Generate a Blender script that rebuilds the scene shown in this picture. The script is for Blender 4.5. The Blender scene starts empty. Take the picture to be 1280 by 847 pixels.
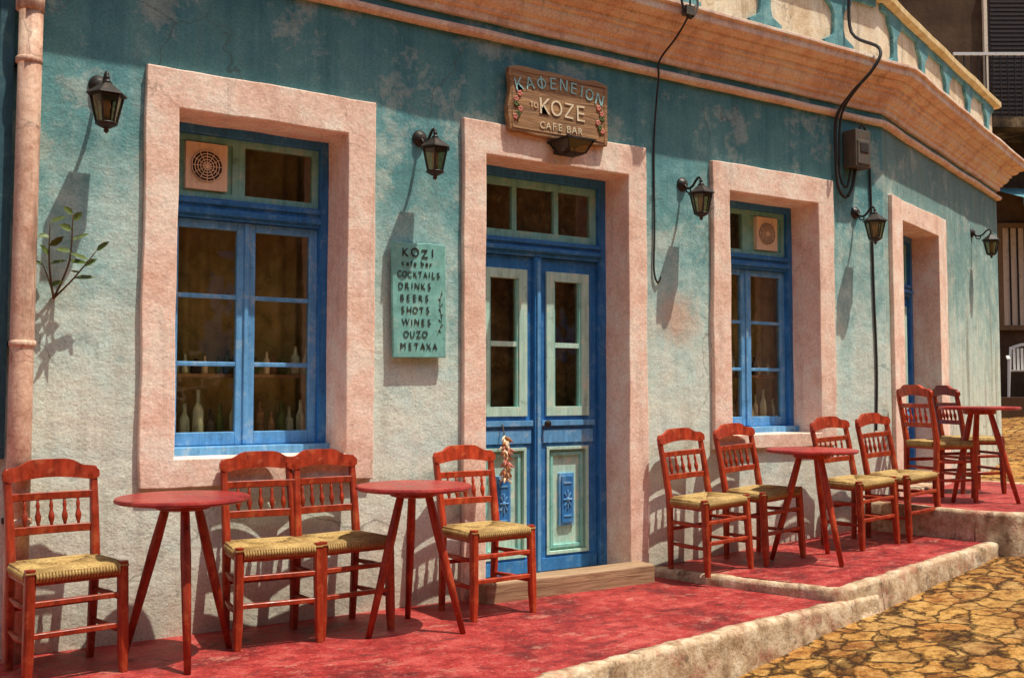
import bpy, bmesh, math, random
from mathutils import Vector, Matrix, noise as mn
random.seed(7)
S = bpy.context.scene
COL = S.collection
rad = math.radians

# ------------------------------------------------------------------ materials
def newmat(name):
    m = bpy.data.materials.new(name); m.use_nodes = True
    nt = m.node_tree
    b = nt.nodes['Principled BSDF']
    return m, nt, b
def nd(nt, t, **kw):
    n = nt.nodes.new(t)
    for k, v in kw.items(): setattr(n, k, v)
    return n
def setin(nt, sock, v):
    if isinstance(v, bpy.types.NodeSocket): nt.links.new(v, sock)
    elif isinstance(v, (tuple, list)) and len(v) == 3 and sock.type == 'RGBA': sock.default_value = (*v, 1)
    else: sock.default_value = v
def coord(nt, kind='Object', scale=(1,1,1), loc=(0,0,0)):
    tc = nd(nt, 'ShaderNodeTexCoord')
    mp = nd(nt, 'ShaderNodeMapping')
    nt.links.new(tc.outputs[kind], mp.inputs[0])
    mp.inputs['Scale'].default_value = scale
    mp.inputs['Location'].default_value = loc
    return mp.outputs[0]
def wcoord(nt, scale=(1,1,1), loc=(0,0,0)):
    g = nd(nt, 'ShaderNodeNewGeometry')
    mp = nd(nt, 'ShaderNodeMapping')
    nt.links.new(g.outputs['Position'], mp.inputs[0])
    mp.inputs['Scale'].default_value = scale
    mp.inputs['Location'].default_value = loc
    return mp.outputs[0]
def noise(nt, vec, scale, detail=5, rough=.6, dist=0):
    n = nd(nt, 'ShaderNodeTexNoise')
    nt.links.new(vec, n.inputs['Vector'])
    n.inputs['Scale'].default_value = scale; n.inputs['Detail'].default_value = detail
    n.inputs['Roughness'].default_value = rough; n.inputs['Distortion'].default_value = dist
    return n.outputs['Fac']
def ramp(nt, fac, stops):
    r = nd(nt, 'ShaderNodeValToRGB')
    nt.links.new(fac, r.inputs[0])
    cr = r.color_ramp
    while len(cr.elements) < len(stops): cr.elements.new(.5)
    for e, (p, c) in zip(cr.elements, stops):
        e.position = p
        e.color = (*c, 1) if isinstance(c, (tuple, list)) else (c, c, c, 1)
    return r.outputs[0]
def mix(nt, fac, a, b, blend='MIX'):
    m = nd(nt, 'ShaderNodeMix', data_type='RGBA', blend_type=blend)
    setin(nt, m.inputs[0], fac); setin(nt, m.inputs[6], a); setin(nt, m.inputs[7], b)
    return m.outputs[2]
def math_(nt, op, a, b=0.0, clamp=False):
    m = nd(nt, 'ShaderNodeMath', operation=op); m.use_clamp = clamp
    setin(nt, m.inputs[0], a); setin(nt, m.inputs[1], b)
    return m.outputs[0]
def bump(nt, bsdf, h, strength=.5, dist=.01, prev=None):
    b = nd(nt, 'ShaderNodeBump')
    b.inputs['Strength'].default_value = strength; b.inputs['Distance'].default_value = dist
    nt.links.new(h, b.inputs['Height'])
    if prev is not None: nt.links.new(prev, b.inputs['Normal'])
    nt.links.new(b.outputs[0], bsdf.inputs['Normal'])
    return b.outputs[0]
def cracks(nt, v, sc, width):
    nv = nd(nt, 'ShaderNodeTexNoise'); nt.links.new(v, nv.inputs['Vector']); nv.inputs['Scale'].default_value = 2.5; nv.inputs['Detail'].default_value = 5
    vm = nd(nt, 'ShaderNodeVectorMath', operation='MULTIPLY_ADD')
    nt.links.new(nv.outputs['Color'], vm.inputs[0]); vm.inputs[1].default_value = (.7, .7, .7); nt.links.new(v, vm.inputs[2])
    ve = nd(nt, 'ShaderNodeTexVoronoi', feature='DISTANCE_TO_EDGE'); nt.links.new(vm.outputs[0], ve.inputs['Vector']); ve.inputs['Scale'].default_value = sc
    line = ramp(nt, ve.outputs['Distance'], [(0.0, 1.0), (width, 0.0)])
    mask = ramp(nt, noise(nt, v, .9, 3, .5), [(.50, 0.0), (.60, 1.0)])
    return math_(nt, 'MULTIPLY', line, mask)

def mat_wall(name, shift=0.0, stain=0.3, grey=0.0):
    m, nt, b = newmat(name)
    v = wcoord(nt)
    sep = nd(nt, 'ShaderNodeSeparateXYZ'); nt.links.new(v, sep.inputs[0])
    n1 = noise(nt, v, 1.5, 5, .65); n2 = noise(nt, v, 6, 7, .76); n3 = noise(nt, v, 75, 3, .7)
    st = noise(nt, wcoord(nt, (6, 6, .40)), 1.0, 6, .70)
    n5 = noise(nt, wcoord(nt, loc=(5, 3, 8)), 2.8, 7, .74)
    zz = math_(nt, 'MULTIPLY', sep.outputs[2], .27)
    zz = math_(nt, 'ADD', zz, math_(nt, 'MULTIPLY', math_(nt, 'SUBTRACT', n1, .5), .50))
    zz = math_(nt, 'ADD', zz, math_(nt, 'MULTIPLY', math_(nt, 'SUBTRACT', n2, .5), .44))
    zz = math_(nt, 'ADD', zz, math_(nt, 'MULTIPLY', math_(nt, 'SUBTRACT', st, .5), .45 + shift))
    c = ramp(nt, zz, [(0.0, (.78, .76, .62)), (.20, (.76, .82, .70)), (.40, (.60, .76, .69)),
                      (.56, (.33, .54, .52)), (.69, (.15, .36, .37)), (.95, (.075, .25, .28))])  # teal paint fading downwards, with the cornice shade partly painted in by height
    p = ramp(nt, n5, [(.53, 0.0), (.60, .75), (.75, 1.0)])
    c = mix(nt, math_(nt, 'MULTIPLY', p, .38), c, (.84, .82, .68))
    p2 = ramp(nt, n5, [(.32, 1.0), (.44, 0.0)])
    c = mix(nt, math_(nt, 'MULTIPLY', p2, .50), c, (.14, .31, .31))
    g = ramp(nt, st, [(.32, 1.0), (.48, 0.0)])
    c = mix(nt, math_(nt, 'MULTIPLY', g, stain), c, (.10, .14, .12))
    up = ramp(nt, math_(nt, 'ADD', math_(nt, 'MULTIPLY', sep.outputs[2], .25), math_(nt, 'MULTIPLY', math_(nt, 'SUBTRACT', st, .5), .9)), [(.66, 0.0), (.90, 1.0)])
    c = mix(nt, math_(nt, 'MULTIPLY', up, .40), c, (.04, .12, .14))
    f = ramp(nt, math_(nt, 'ADD', sep.outputs[2], math_(nt, 'MULTIPLY', n2, .45)), [(.10, 1.0), (.60, 0.0)])
    c = mix(nt, math_(nt, 'MULTIPLY', f, .5), c, (.40, .34, .24))
    vm = nd(nt, 'ShaderNodeVectorMath', operation='DISTANCE')
    nt.links.new(v, vm.inputs[0]); vm.inputs[1].default_value = (4.84, 0, 1.70)
    rr = math_(nt, 'ADD', vm.outputs['Value'], math_(nt, 'MULTIPLY', n2, .35))
    rm = ramp(nt, rr, [(.22, 1.0), (.42, 0.0)])
    c = mix(nt, math_(nt, 'MULTIPLY', rm, .6), c, (.62, .30, .17))
    if grey: c = mix(nt, grey, c, (.42, .38, .26))
    ck = cracks(nt, v, .9, .008)
    c = mix(nt, math_(nt, 'MULTIPLY', ck, .6), c, (.10, .11, .09))
    c = mix(nt, 1.0, c, ramp(nt, n3, [(.35, .80), (.65, 1.1)]), 'MULTIPLY')
    nt.links.new(c, b.inputs['Base Color'])
    b.inputs['Roughness'].default_value = .92
    b.inputs['Specular IOR Level'].default_value = .25
    bn = bump(nt, b, noise(nt, v, 5, 5, .62), .34, .04)
    bn = bump(nt, b, n5, .22, .03, bn)
    bump(nt, b, n3, .45, .004, bn)
    return m

def mat_plaster(name, c1, c2, c3, sc=6, bs=.5, rough=.88, stain=.35, red=0):
    m, nt, b = newmat(name)
    v = wcoord(nt)
    n1 = noise(nt, v, sc, 7, .74); n2 = noise(nt, v, 70, 3, .7); st = noise(nt, wcoord(nt, (9, 9, .9)), 1, 6, .70)
    c = ramp(nt, n1, [(.36, c1), (.50, c2), (.62, c3)])
    g = ramp(nt, st, [(.32, 1.0), (.48, 0.0)])
    c = mix(nt, math_(nt, 'MULTIPLY', g, stain), c, tuple(x * .40 for x in c1))
    if red:
        r_ = ramp(nt, noise(nt, wcoord(nt, loc=(3, 7, 1)), 5, 7, .75), [(.52, 0.0), (.60, 1.0)])
        c = mix(nt, math_(nt, 'MULTIPLY', r_, red), c, (.38, .07, .05))
        r2 = ramp(nt, noise(nt, wcoord(nt, loc=(9, 2, 4)), 9, 7, .75), [(.36, 1.0), (.46, 0.0)])
        c = mix(nt, math_(nt, 'MULTIPLY', r2, .7), c, (.12, .075, .045))
    ck = cracks(nt, v, 2.2, .012)
    c = mix(nt, math_(nt, 'MULTIPLY', ck, .5), c, tuple(x * .25 for x in c1))
    c = mix(nt, 1.0, c, ramp(nt, n2, [(.35, .82), (.65, 1.08)]), 'MULTIPLY')
    nt.links.new(c, b.inputs['Base Color'])
    b.inputs['Roughness'].default_value = rough
    b.inputs['Specular IOR Level'].default_value = .25
    bn = bump(nt, b, noise(nt, v, 12, 4, .6), bs * .7, .015)
    bump(nt, b, n2, bs, .004, bn)
    return m

def mat_paint(name, c, var=.25, rough=.4, grain=(18, 18, 1.5), bs=.15, wear=None, wamt=.3, kind='Object', rnd=0.0, dirt=.5):
    m, nt, b = newmat(name)
    v = coord(nt, kind, grain)
    v2 = coord(nt, kind)
    n1 = noise(nt, v, 2.5, 5, .65); n2 = noise(nt, v2, 12, 6, .76)
    cc = ramp(nt, n1, [(.3, tuple(x * (1 - var) for x in c)), (.7, tuple(min(1, x * (1 + var)) for x in c))])
    if wear:
        w = ramp(nt, n2, [(.54, 0.0), (.61, 1.0)])
        cc = mix(nt, math_(nt, 'MULTIPLY', w, wamt), cc, wear)
    d = ramp(nt, n2, [(.32, 1.0), (.46, 0.0)])
    cc = mix(nt, math_(nt, 'MULTIPLY', d, dirt), cc, tuple(x * .3 for x in c))
    if rnd:
        oi = nd(nt, 'ShaderNodeObjectInfo')
        cc = mix(nt, 1.0, cc, ramp(nt, oi.outputs['Random'], [(0, 1 - rnd), (1, 1 + rnd * .5)]), 'MULTIPLY')
    nt.links.new(cc, b.inputs['Base Color'])
    rr = ramp(nt, n2, [(.3, max(0, rough - .12)), (.7, min(1, rough + .2))])
    nt.links.new(rr, b.inputs['Roughness'])
    b.inputs['Specular IOR Level'].default_value = .35
    bump(nt, b, n1, bs, .004)
    return m

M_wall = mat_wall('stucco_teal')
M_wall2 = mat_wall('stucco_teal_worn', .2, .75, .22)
M_pink = mat_plaster('plaster_pink', (.80, .52, .39), (.93, .68, .54), (.95, .82, .68), 4, .5, stain=.28)
M_cornice = mat_plaster('plaster_cornice', (.74, .46, .34), (.90, .65, .50), (.92, .78, .62), 5, .4, stain=.35)
M_cream = mat_plaster('plaster_cream', (.62, .44, .26), (.80, .66, .46), (.84, .74, .56), 3, .35, stain=.5)
M_coping = mat_plaster('plaster_ochre', (.54, .36, .13), (.72, .52, .24), (.78, .60, .34), 5, .4)
M_tealtrim = mat_plaster('plaster_teal', (.08, .22, .25), (.13, .32, .34), (.22, .42, .42), 6, .4)
M_kerb = mat_plaster('kerb_plaster', (.32, .20, .11), (.55, .40, .25), (.70, .57, .40), 9, .9, stain=.4, red=.4)
M_blue = mat_paint('paint_blue', (.030, .18, .46), .28, .42, wear=(.2, .40, .58), wamt=.35)
M_blue2 = mat_paint('paint_light_blue', (.12, .35, .64), .22, .42, wear=(.40, .55, .64), wamt=.45)
M_teal = mat_paint('paint_teal', (.23, .55, .50), .2, .5, wear=(.48, .62, .5), wamt=.5)
M_pale = mat_paint('paint_pale_teal', (.44, .68, .58), .2, .55, wear=(.74, .72, .56), wamt=.55)
M_white = mat_paint('vent_plastic', (.90, .72, .52), .1, .5)
M_red = mat_paint('chair_red_wood', (.36, .040, .013), .45, .36, (14, 14, 2), .15, wear=(.54, .12, .035), wamt=.6, rnd=.3, dirt=.65)
M_redtop = mat_paint('table_red_paint', (.32, .032, .026), .35, .30, (3, 3, 3), .08, wear=(.46, .10, .07), wamt=.5, rnd=.15)
M_iron = mat_paint('lantern_iron', (.022, .018, .014), .3, .45, bs=.1, wear=(.10, .05, .025), wamt=.5)
M_cable = mat_paint('cable_rubber', (.035, .03, .028), .3, .6)
M_pipe = mat_plaster('pipe_pink', (.54, .30, .20), (.76, .50, .36), (.84, .62, .46), 8, .3, .6, stain=.85)
M_dark = mat_paint('dark_grille', (.03, .022, .018), .2, .6)
M_meter = mat_paint('meter_box_metal', (.10, .085, .06), .3, .5, wear=(.22, .10, .05), wamt=.5)
M_curtain = mat_paint('curtain_cloth', (.40, .31, .10), .25, .9, (5, 5, 4), dirt=.6, wear=(.50, .42, .18), wamt=.5)
M_curtd = mat_paint('curtain_dark', (.22, .15, .06), .6, .9, (4, 4, 4), wear=(.44, .34, .18), wamt=.55)
M_shelf = mat_paint('shelf_wood', (.22, .13, .06), .3, .6)
M_board = mat_paint('menu_board_teal', (.19, .47, .42), .25, .55, (6, 6, 6), wear=(.38, .58, .48), wamt=.5)
M_ink = mat_paint('menu_ink', (.025, .02, .016), .2, .7)
M_lcream = mat_paint('letter_cream', (.82, .68, .46), .2, .6)
M_lteal = mat_paint('letter_teal', (.34, .62, .62), .2, .6)
M_flower = mat_paint('flower_pink', (.60, .20, .15), .2, .6)
M_leaf = mat_paint('leaf_green', (.085, .12, .022), .5, .5)
M_stem = mat_paint('stem_bark', (.12, .08, .04), .3, .8)
M_plastic = mat_paint('white_plastic', (.75, .72, .66), .05, .4)
M_pepper = mat_paint('dried_pepper', (.38, .14, .05), .5, .6, wear=(.6, .42, .2), wamt=.6)
M_dkteal = mat_paint('slats_dark_teal', (.03, .10, .13), .3, .55, wear=(.10, .2, .2), wamt=.4)

def mk_wood(name, dark, light, kind='Object', gr=(1.2, 14, 14)):
    m, nt, b = newmat(name)
    v = coord(nt, kind, gr)
    n1 = noise(nt, v, 2.2, 8, .7, 1.2)
    c = ramp(nt, n1, [(.28, dark), (.5, tuple((a + q) / 2 for a, q in zip(dark, light))), (.7, light)])
    nt.links.new(c, b.inputs['Base Color']); b.inputs['Roughness'].default_value = .6
    bump(nt, b, n1, .8, .008)
    return m
M_signwood = mk_wood('carved_sign_wood', (.11, .045, .016), (.55, .30, .12))
M_stepwood = mk_wood('step_wood', (.20, .11, .055), (.52, .35, .20))

def mk_straw():
    m, nt, b = newmat('rush_straw')
    v = coord(nt)
    n1 = noise(nt, v, 90, 4, .7); n2 = noise(nt, v, 9, 4, .6)
    c = ramp(nt, n1, [(.3, (.24, .14, .04)), (.55, (.52, .36, .12)), (.75, (.68, .51, .22))])
    c = mix(nt, ramp(nt, n2, [(.38, .65), (.6, 0.0)]), c, (.24, .13, .035))
    nt.links.new(c, b.inputs['Base Color']); b.inputs['Roughness'].default_value = .75
    bump(nt, b, n1, .6, .003)
    return m
M_straw = mk_straw()

def mk_glass(name, tint, rough=.03, refl=1.0):
    m = bpy.data.materials.new(name); m.use_nodes = True
    nt = m.node_tree; nt.nodes.clear()
    out = nd(nt, 'ShaderNodeOutputMaterial')
    tr = nd(nt, 'ShaderNodeBsdfTransparent'); tr.inputs[0].default_value = (*tint, 1)
    gl = nd(nt, 'ShaderNodeBsdfGlossy'); gl.inputs['Roughness'].default_value = rough
    gl.inputs['Color'].default_value = (1, .93, .8, 1)
    v = coord(nt)
    bp = nd(nt, 'ShaderNodeBump'); bp.inputs['Strength'].default_value = .3; bp.inputs['Distance'].default_value = .012
    nt.links.new(noise(nt, v, 4.5, 2, .5), bp.inputs['Height']); nt.links.new(bp.outputs[0], gl.inputs['Normal'])
    # Schlick reflectance, identical from both sides of the thin pane
    ge = nd(nt, 'ShaderNodeNewGeometry'); dt = nd(nt, 'ShaderNodeVectorMath', operation='DOT_PRODUCT')
    nt.links.new(ge.outputs['Normal'], dt.inputs[0]); nt.links.new(ge.outputs['Incoming'], dt.inputs[1])
    cth = math_(nt, 'ABSOLUTE', dt.outputs['Value'])
    f5 = math_(nt, 'POWER', math_(nt, 'SUBTRACT', 1.0, cth), 5.0)
    fr = math_(nt, 'ADD', math_(nt, 'MULTIPLY', f5, .92), .07)
    mx = nd(nt, 'ShaderNodeMixShader')
    nt.links.new(math_(nt, 'MULTIPLY', fr, refl, True), mx.inputs[0])
    nt.links.new(tr.outputs[0], mx.inputs[1]); nt.links.new(gl.outputs[0], mx.inputs[2])
    nt.links.new(mx.outputs[0], out.inputs[0])
    return m
M_glass = mk_glass('window_glass', (.88, .82, .68), .02, 1.7)
M_lglass = mk_glass('lantern_glass', (.55, .47, .33), .2, 1.2)
M_bottle = mat_paint('bottle_glass', (.50, .55, .40), .6, .12)

def mk_redfloor():
    m, nt, b = newmat('red_painted_concrete')
    v = wcoord(nt)
    n1 = noise(nt, v, 2.2, 7, .74, .3); n2 = noise(nt, v, 10, 8, .80); n3 = noise(nt, v, 80, 3, .7)
    n4 = noise(nt, wcoord(nt, (1, 2.0, 1)), 3.6, 8, .78, .2)
    n6 = noise(nt, wcoord(nt, loc=(4, 1, 0)), 26, 6, .75)
    c = ramp(nt, n1, [(.38, (.15, .012, .012)), (.46, (.30, .020, .019)), (.54, (.40, .034, .030)), (.64, (.50, .085, .070))])
    w = ramp(nt, n2, [(.52, 0.0), (.60, 1.0)])
    c = mix(nt, math_(nt, 'MULTIPLY', w, .35), c, (.54, .15, .115))
    d2 = ramp(nt, n2, [(.38, 1.0), (.48, 0.0)])
    c = mix(nt, math_(nt, 'MULTIPLY', d2, .55), c, (.11, .008, .009))
    w2 = ramp(nt, n4, [(.57, 0.0), (.62, 1.0)])
    c = mix(nt, math_(nt, 'MULTIPLY', w2, .5), c, (.56, .25, .18))
    d = ramp(nt, n4, [(.37, 1.0), (.46, 0.0)])
    c = mix(nt, math_(nt, 'MULTIPLY', d, .7), c, (.09, .008, .010))
    sp = ramp(nt, n6, [(.62, 0.0), (.67, 1.0)])
    c = mix(nt, math_(nt, 'MULTIPLY', sp, .55), c, (.62, .38, .28))
    ck = cracks(nt, v, 1.3, .010)
    c = mix(nt, math_(nt, 'MULTIPLY', ck, .8), c, (.04, .008, .008))
    c = mix(nt, 1.0, c, ramp(nt, n3, [(.35, .72), (.65, 1.14)]), 'MULTIPLY')
    nt.links.new(c, b.inputs['Base Color'])
    nt.links.new(ramp(nt, n2, [(.3, .32), (.7, .8)]), b.inputs['Roughness'])
    b.inputs['Specular IOR Level'].default_value = .35
    bn = bump(nt, b, n2, .6, .012); bump(nt, b, n3, .4, .004, bn)
    return m
M_floor = mk_redfloor()

def mk_stone():
    m, nt, b = newmat('flagstone_paving')
    v0 = wcoord(nt)
    nv = nd(nt, 'ShaderNodeTexNoise'); nt.links.new(v0, nv.inputs['Vector']); nv.inputs['Scale'].default_value = 3.2
    nv.inputs['Detail'].default_value = 4; nv.inputs['Roughness'].default_value = .65
    vm = nd(nt, 'ShaderNodeVectorMath', operation='MULTIPLY_ADD')
    nt.links.new(nv.outputs['Color'], vm.inputs[0]); vm.inputs[1].default_value = (.34, .34, 0); nt.links.new(v0, vm.inputs[2])
    fl = nd(nt, 'ShaderNodeMapping'); nt.links.new(vm.outputs[0], fl.inputs[0]); fl.inputs['Scale'].default_value = (1, 1, 0)
    SC = 5.6
    ve = nd(nt, 'ShaderNodeTexVoronoi', feature='DISTANCE_TO_EDGE'); nt.links.new(fl.outputs[0], ve.inputs['Vector'])
    ve.inputs['Scale'].default_value = SC
    vc = nd(nt, 'ShaderNodeTexVoronoi', feature='F1'); nt.links.new(fl.outputs[0], vc.inputs['Vector'])
    vc.inputs['Scale'].default_value = SC
    sp = nd(nt, 'ShaderNodeSeparateColor'); nt.links.new(vc.outputs['Color'], sp.inputs[0])
    n2 = noise(nt, v0, 13, 7, .78); n3 = noise(nt, v0, 1.1, 5, .65); n4 = noise(nt, v0, 60, 4, .7)
    c = ramp(nt, sp.outputs[0], [(0, (.32, .12, .025)), (.3, (.50, .22, .045)), (.6, (.58, .30, .065)), (1, (.42, .23, .075))])
    c = mix(nt, ramp(nt, n2, [(.49, 0.0), (.62, .7)]), c, (.68, .43, .15))
    c = mix(nt, ramp(nt, n2, [(.38, .9), (.50, 0.0)]), c, (.15, .055, .014))
    c = mix(nt, ramp(nt, n3, [(.40, .6), (.54, 0.0)]), c, (.24, .085, .018))
    e = math_(nt, 'ADD', ve.outputs['Distance'], math_(nt, 'MULTIPLY', math_(nt, 'SUBTRACT', n2, .5), .10))
    em = ramp(nt, e, [(.010, 0.0), (.045, 1.0)])
    c = mix(nt, em, (.10, .042, .015), c)
    c = mix(nt, 1.0, c, ramp(nt, n4, [(.3, .70), (.65, 1.15)]), 'MULTIPLY')
    nt.links.new(c, b.inputs['Base Color']); b.inputs['Roughness'].default_value = .75
    b.inputs['Specular IOR Level'].default_value = .2
    h = ramp(nt, e, [(.0, 0.0), (.08, 1.0)])
    bn = bump(nt, b, h, .8, .025); bn = bump(nt, b, n2, .9, .03, bn); bump(nt, b, n4, .5, .005, bn)
    return m
M_stone = mk_stone()
M_earth = mat_plaster('dry_ground', (.20, .14, .08), (.28, .20, .12), (.34, .26, .16), 1.5, .5)
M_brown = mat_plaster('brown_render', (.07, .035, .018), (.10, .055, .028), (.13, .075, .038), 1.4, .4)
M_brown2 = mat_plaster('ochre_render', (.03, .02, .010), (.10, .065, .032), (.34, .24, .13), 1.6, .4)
M_shut = mat_paint('shutter_brown', (.045, .028, .02), .3, .5)
M_roof = mat_plaster('roof_concrete', (.30, .25, .2), (.38, .33, .27), (.42, .38, .3), 2, .4)

# ------------------------------------------------------------------ mesh builder
class MB:
    def __init__(s): s.v = []; s.f = []; s.m = []; s.sm = []; s.mats = []
    def mi(s, mat):
        if mat not in s.mats: s.mats.append(mat)
        return s.mats.index(mat)
    def add(s, vs, fs, mat, smooth=False, M=None):
        o = len(s.v)
        for p in vs:
            p = Vector(p)
            if M is not None: p = M @ p
            s.v.append(p)
        k = s.mi(mat)
        for f in fs: s.f.append([i + o for i in f]); s.m.append(k); s.sm.append(smooth)
    def box(s, x0, x1, y0, y1, z0, z1, mat, M=None):
        vs = [(x, y, z) for z in (z0, z1) for y in (y0, y1) for x in (x0, x1)]
        s.add(vs, [(0, 2, 3, 1), (4, 5, 7, 6), (0, 1, 5, 4), (2, 6, 7, 3), (0, 4, 6, 2), (1, 3, 7, 5)], mat, False, M)
    def sweep(s, pts, sizes, mat, seg=4, smooth=False, cut=.25, M=None, up=None):
        pts = [Vector(p) for p in pts]; n = len(pts); rings = []
        for i, p in enumerate(pts):
            t = (pts[min(i + 1, n - 1)] - pts[max(i - 1, 0)]).normalized()
            u = Vector(up) if up else (Vector((1, 0, 0)) if abs(t.x) < .8 else Vector((0, 0, 1)))
            a = (u - t * u.dot(t)).normalized(); b = t.cross(a).normalized()
            sz = sizes[i] if isinstance(sizes, list) else sizes
            if isinstance(sz, tuple):
                w, d = sz[0] / 2, sz[1] / 2; c = min(w, d) * cut * 2 * .5
                off = [(w - c, -d), (w, -d + c), (w, d - c), (w - c, d), (-w + c, d), (-w, d - c), (-w, -d + c), (-w + c, -d)]
            else:
                off = [(sz * math.cos(2 * math.pi * k / seg), sz * math.sin(2 * math.pi * k / seg)) for k in range(seg)]
            rings.append([p + a * q[0] + b * q[1] for q in off])
        m = len(rings[0]); vs = [q for r in rings for q in r]; fs = []
        for i in range(n - 1):
            for k in range(m):
                fs.append((i * m + k, i * m + (k + 1) % m, (i + 1) * m + (k + 1) % m, (i + 1) * m + k))
        fs.append(tuple(range(m - 1, -1, -1))); fs.append(tuple((n - 1) * m + k for k in range(m)))
        s.add(vs, fs, mat, smooth, M)
    def lathe(s, prof, mat, seg=16, M=None, smooth=True):
        vs = []; fs = []
        for r, z in prof:
            for k in range(seg):
                a = 2 * math.pi * k / seg; vs.append((r * math.cos(a), r * math.sin(a), z))
        n = len(prof)
        for i in range(n - 1):
            for k in range(seg): fs.append((i * seg + k, i * seg + (k + 1) % seg, (i + 1) * seg + (k + 1) % seg, (i + 1) * seg + k))
        fs.append(tuple(range(seg - 1, -1, -1))); fs.append(tuple((n - 1) * seg + k for k in range(seg)))
        s.add(vs, fs, mat, smooth, M)
    def prism(s, poly, y0, y1, mat, M=None, fn=None):
        n = len(poly)
        vs = [(x, y0, z) for x, z in poly] + [(x, y1, z) for x, z in poly]
        if fn: vs = [fn(*p) for p in vs]
        fs = [tuple(range(n)), tuple(range(2 * n - 1, n - 1, -1))] + [(i, (i + 1) % n, n + (i + 1) % n, n + i) for i in range(n)]
        s.add(vs, fs, mat, False, M)
    def slab(s, poly, zb, mat, topfn, nsub=0):
        n = len(poly)
        vs = [(x, y, zb) for x, y in poly] + [(x, y, topfn(x, y)) for x, y in poly]
        fs = [tuple(range(n)), tuple(range(2 * n - 1, n - 1, -1))] + [(i, (i + 1) % n, n + (i + 1) % n, n + i) for i in range(n)]
        s.add(vs, fs, mat)
    def obj(s, name, parent=None, bevel=0, seg=2, M=None, ang=40):
        me = bpy.data.meshes.new(name)
        me.from_pydata([tuple(p) for p in s.v], [], s.f)
        for mt in s.mats: me.materials.append(mt)
        me.polygons.foreach_set('material_index', s.m)
        me.polygons.foreach_set('use_smooth', s.sm)
        bm = bmesh.new(); bm.from_mesh(me); bmesh.ops.recalc_face_normals(bm, faces=bm.faces); bm.to_mesh(me); bm.free()
        o = bpy.data.objects.new(name, me); COL.objects.link(o)
        if parent: o.parent = parent
        if M is not None: o.matrix_world = M
        if bevel:
            md = o.modifiers.new('bevel', 'BEVEL'); md.width = bevel; md.segments = seg; md.limit_method = 'ANGLE'; md.angle_limit = rad(ang)
        return o
def empty(name, loc=(0, 0, 0)):
    e = bpy.data.objects.new(name, None); COL.objects.link(e); e.location = loc; e.empty_display_size = .2
    return e
def smooth_pts(pts, k=6):
    P = [Vector(p) for p in pts]; out = []
    for i in range(len(P) - 1):
        p0 = P[max(i - 1, 0)]; p1 = P[i]; p2 = P[i + 1]; p3 = P[min(i + 2, len(P) - 1)]
        for j in range(k):
            t = j / k
            out.append(.5 * ((2 * p1) + (-p0 + p2) * t + (2 * p0 - 5 * p1 + 4 * p2 - p3) * t * t + (-p0 + 3 * p1 - 3 * p2 + p3) * t ** 3))
    out.append(P[-1]); return out

# ------------------------------------------------------------------ layout constants
BX = 7.05; A2 = rad(19.4)
M2 = Matrix.Translation((BX, 0, 0)) @ Matrix.Rotation(A2, 4, 'Z')
I4 = Matrix.Identity(4)
def road_z(x):
    x = max(-10, min(24, x)); return -.22 + .095 * (x - 3.9)

# ------------------------------------------------------------------ building
cafe = empty('cafe_building')
W1 = (1.298, 2.548, .73, 2.82, 1.461, 2.380, .87, 2.62)
D1 = (3.121, 4.535, -1, 2.82, 3.276, 4.378, 0.04, 2.62)
W2 = (5.139, 6.412, .80, 2.82, 5.309, 6.24, .90, 2.62)
D2 = (.13, 1.76, -1, 2.80, .41, 1.50, .37, 2.62)
TH = .35
def wall(mb, x0, x1, ops, mat, M, ztop=3.68, zb=-1.2):
    cx = x0
    for o in ops:
        mb.box(cx, o[0], 0, TH, zb, ztop, mat, M)
        if o[2] > zb + .3: mb.box(o[0], o[1], 0, TH, zb, o[2], mat, M)
        mb.box(o[0], o[1], 0, TH, o[3], ztop, mat, M)
        cx = o[1]
    mb.box(cx, x1, 0, TH, zb, ztop, mat, M)
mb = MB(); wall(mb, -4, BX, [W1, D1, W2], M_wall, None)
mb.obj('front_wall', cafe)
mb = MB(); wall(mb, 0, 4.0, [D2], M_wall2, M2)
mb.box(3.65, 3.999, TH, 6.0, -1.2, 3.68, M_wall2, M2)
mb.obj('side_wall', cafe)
mb = MB()
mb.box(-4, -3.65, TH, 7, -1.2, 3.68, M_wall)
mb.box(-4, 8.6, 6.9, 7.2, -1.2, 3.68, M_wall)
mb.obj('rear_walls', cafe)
P2v = M2 @ Vector((4, 0, 0)); P3v = M2 @ Vector((4, 6, 0))
mb = MB()
mb.slab([(-3.9, .1), (BX, .1), (P2v.x - .1, P2v.y + .05), (P3v.x - .1, P3v.y), (8.5, 7.1), (-3.9, 7.1)][::-1], 3.5, M_roof, lambda x, y: 3.72)
mb.obj('roof_slab', cafe)
mb = MB()
mb.slab([(-3.9, .36), (6.9, .36), (10.0, 1.5), (8.4, 6.8), (-3.9, 6.8)][::-1], -.5, M_shelf, lambda x, y: .03)
mb.obj('interior_floor', cafe)

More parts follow.
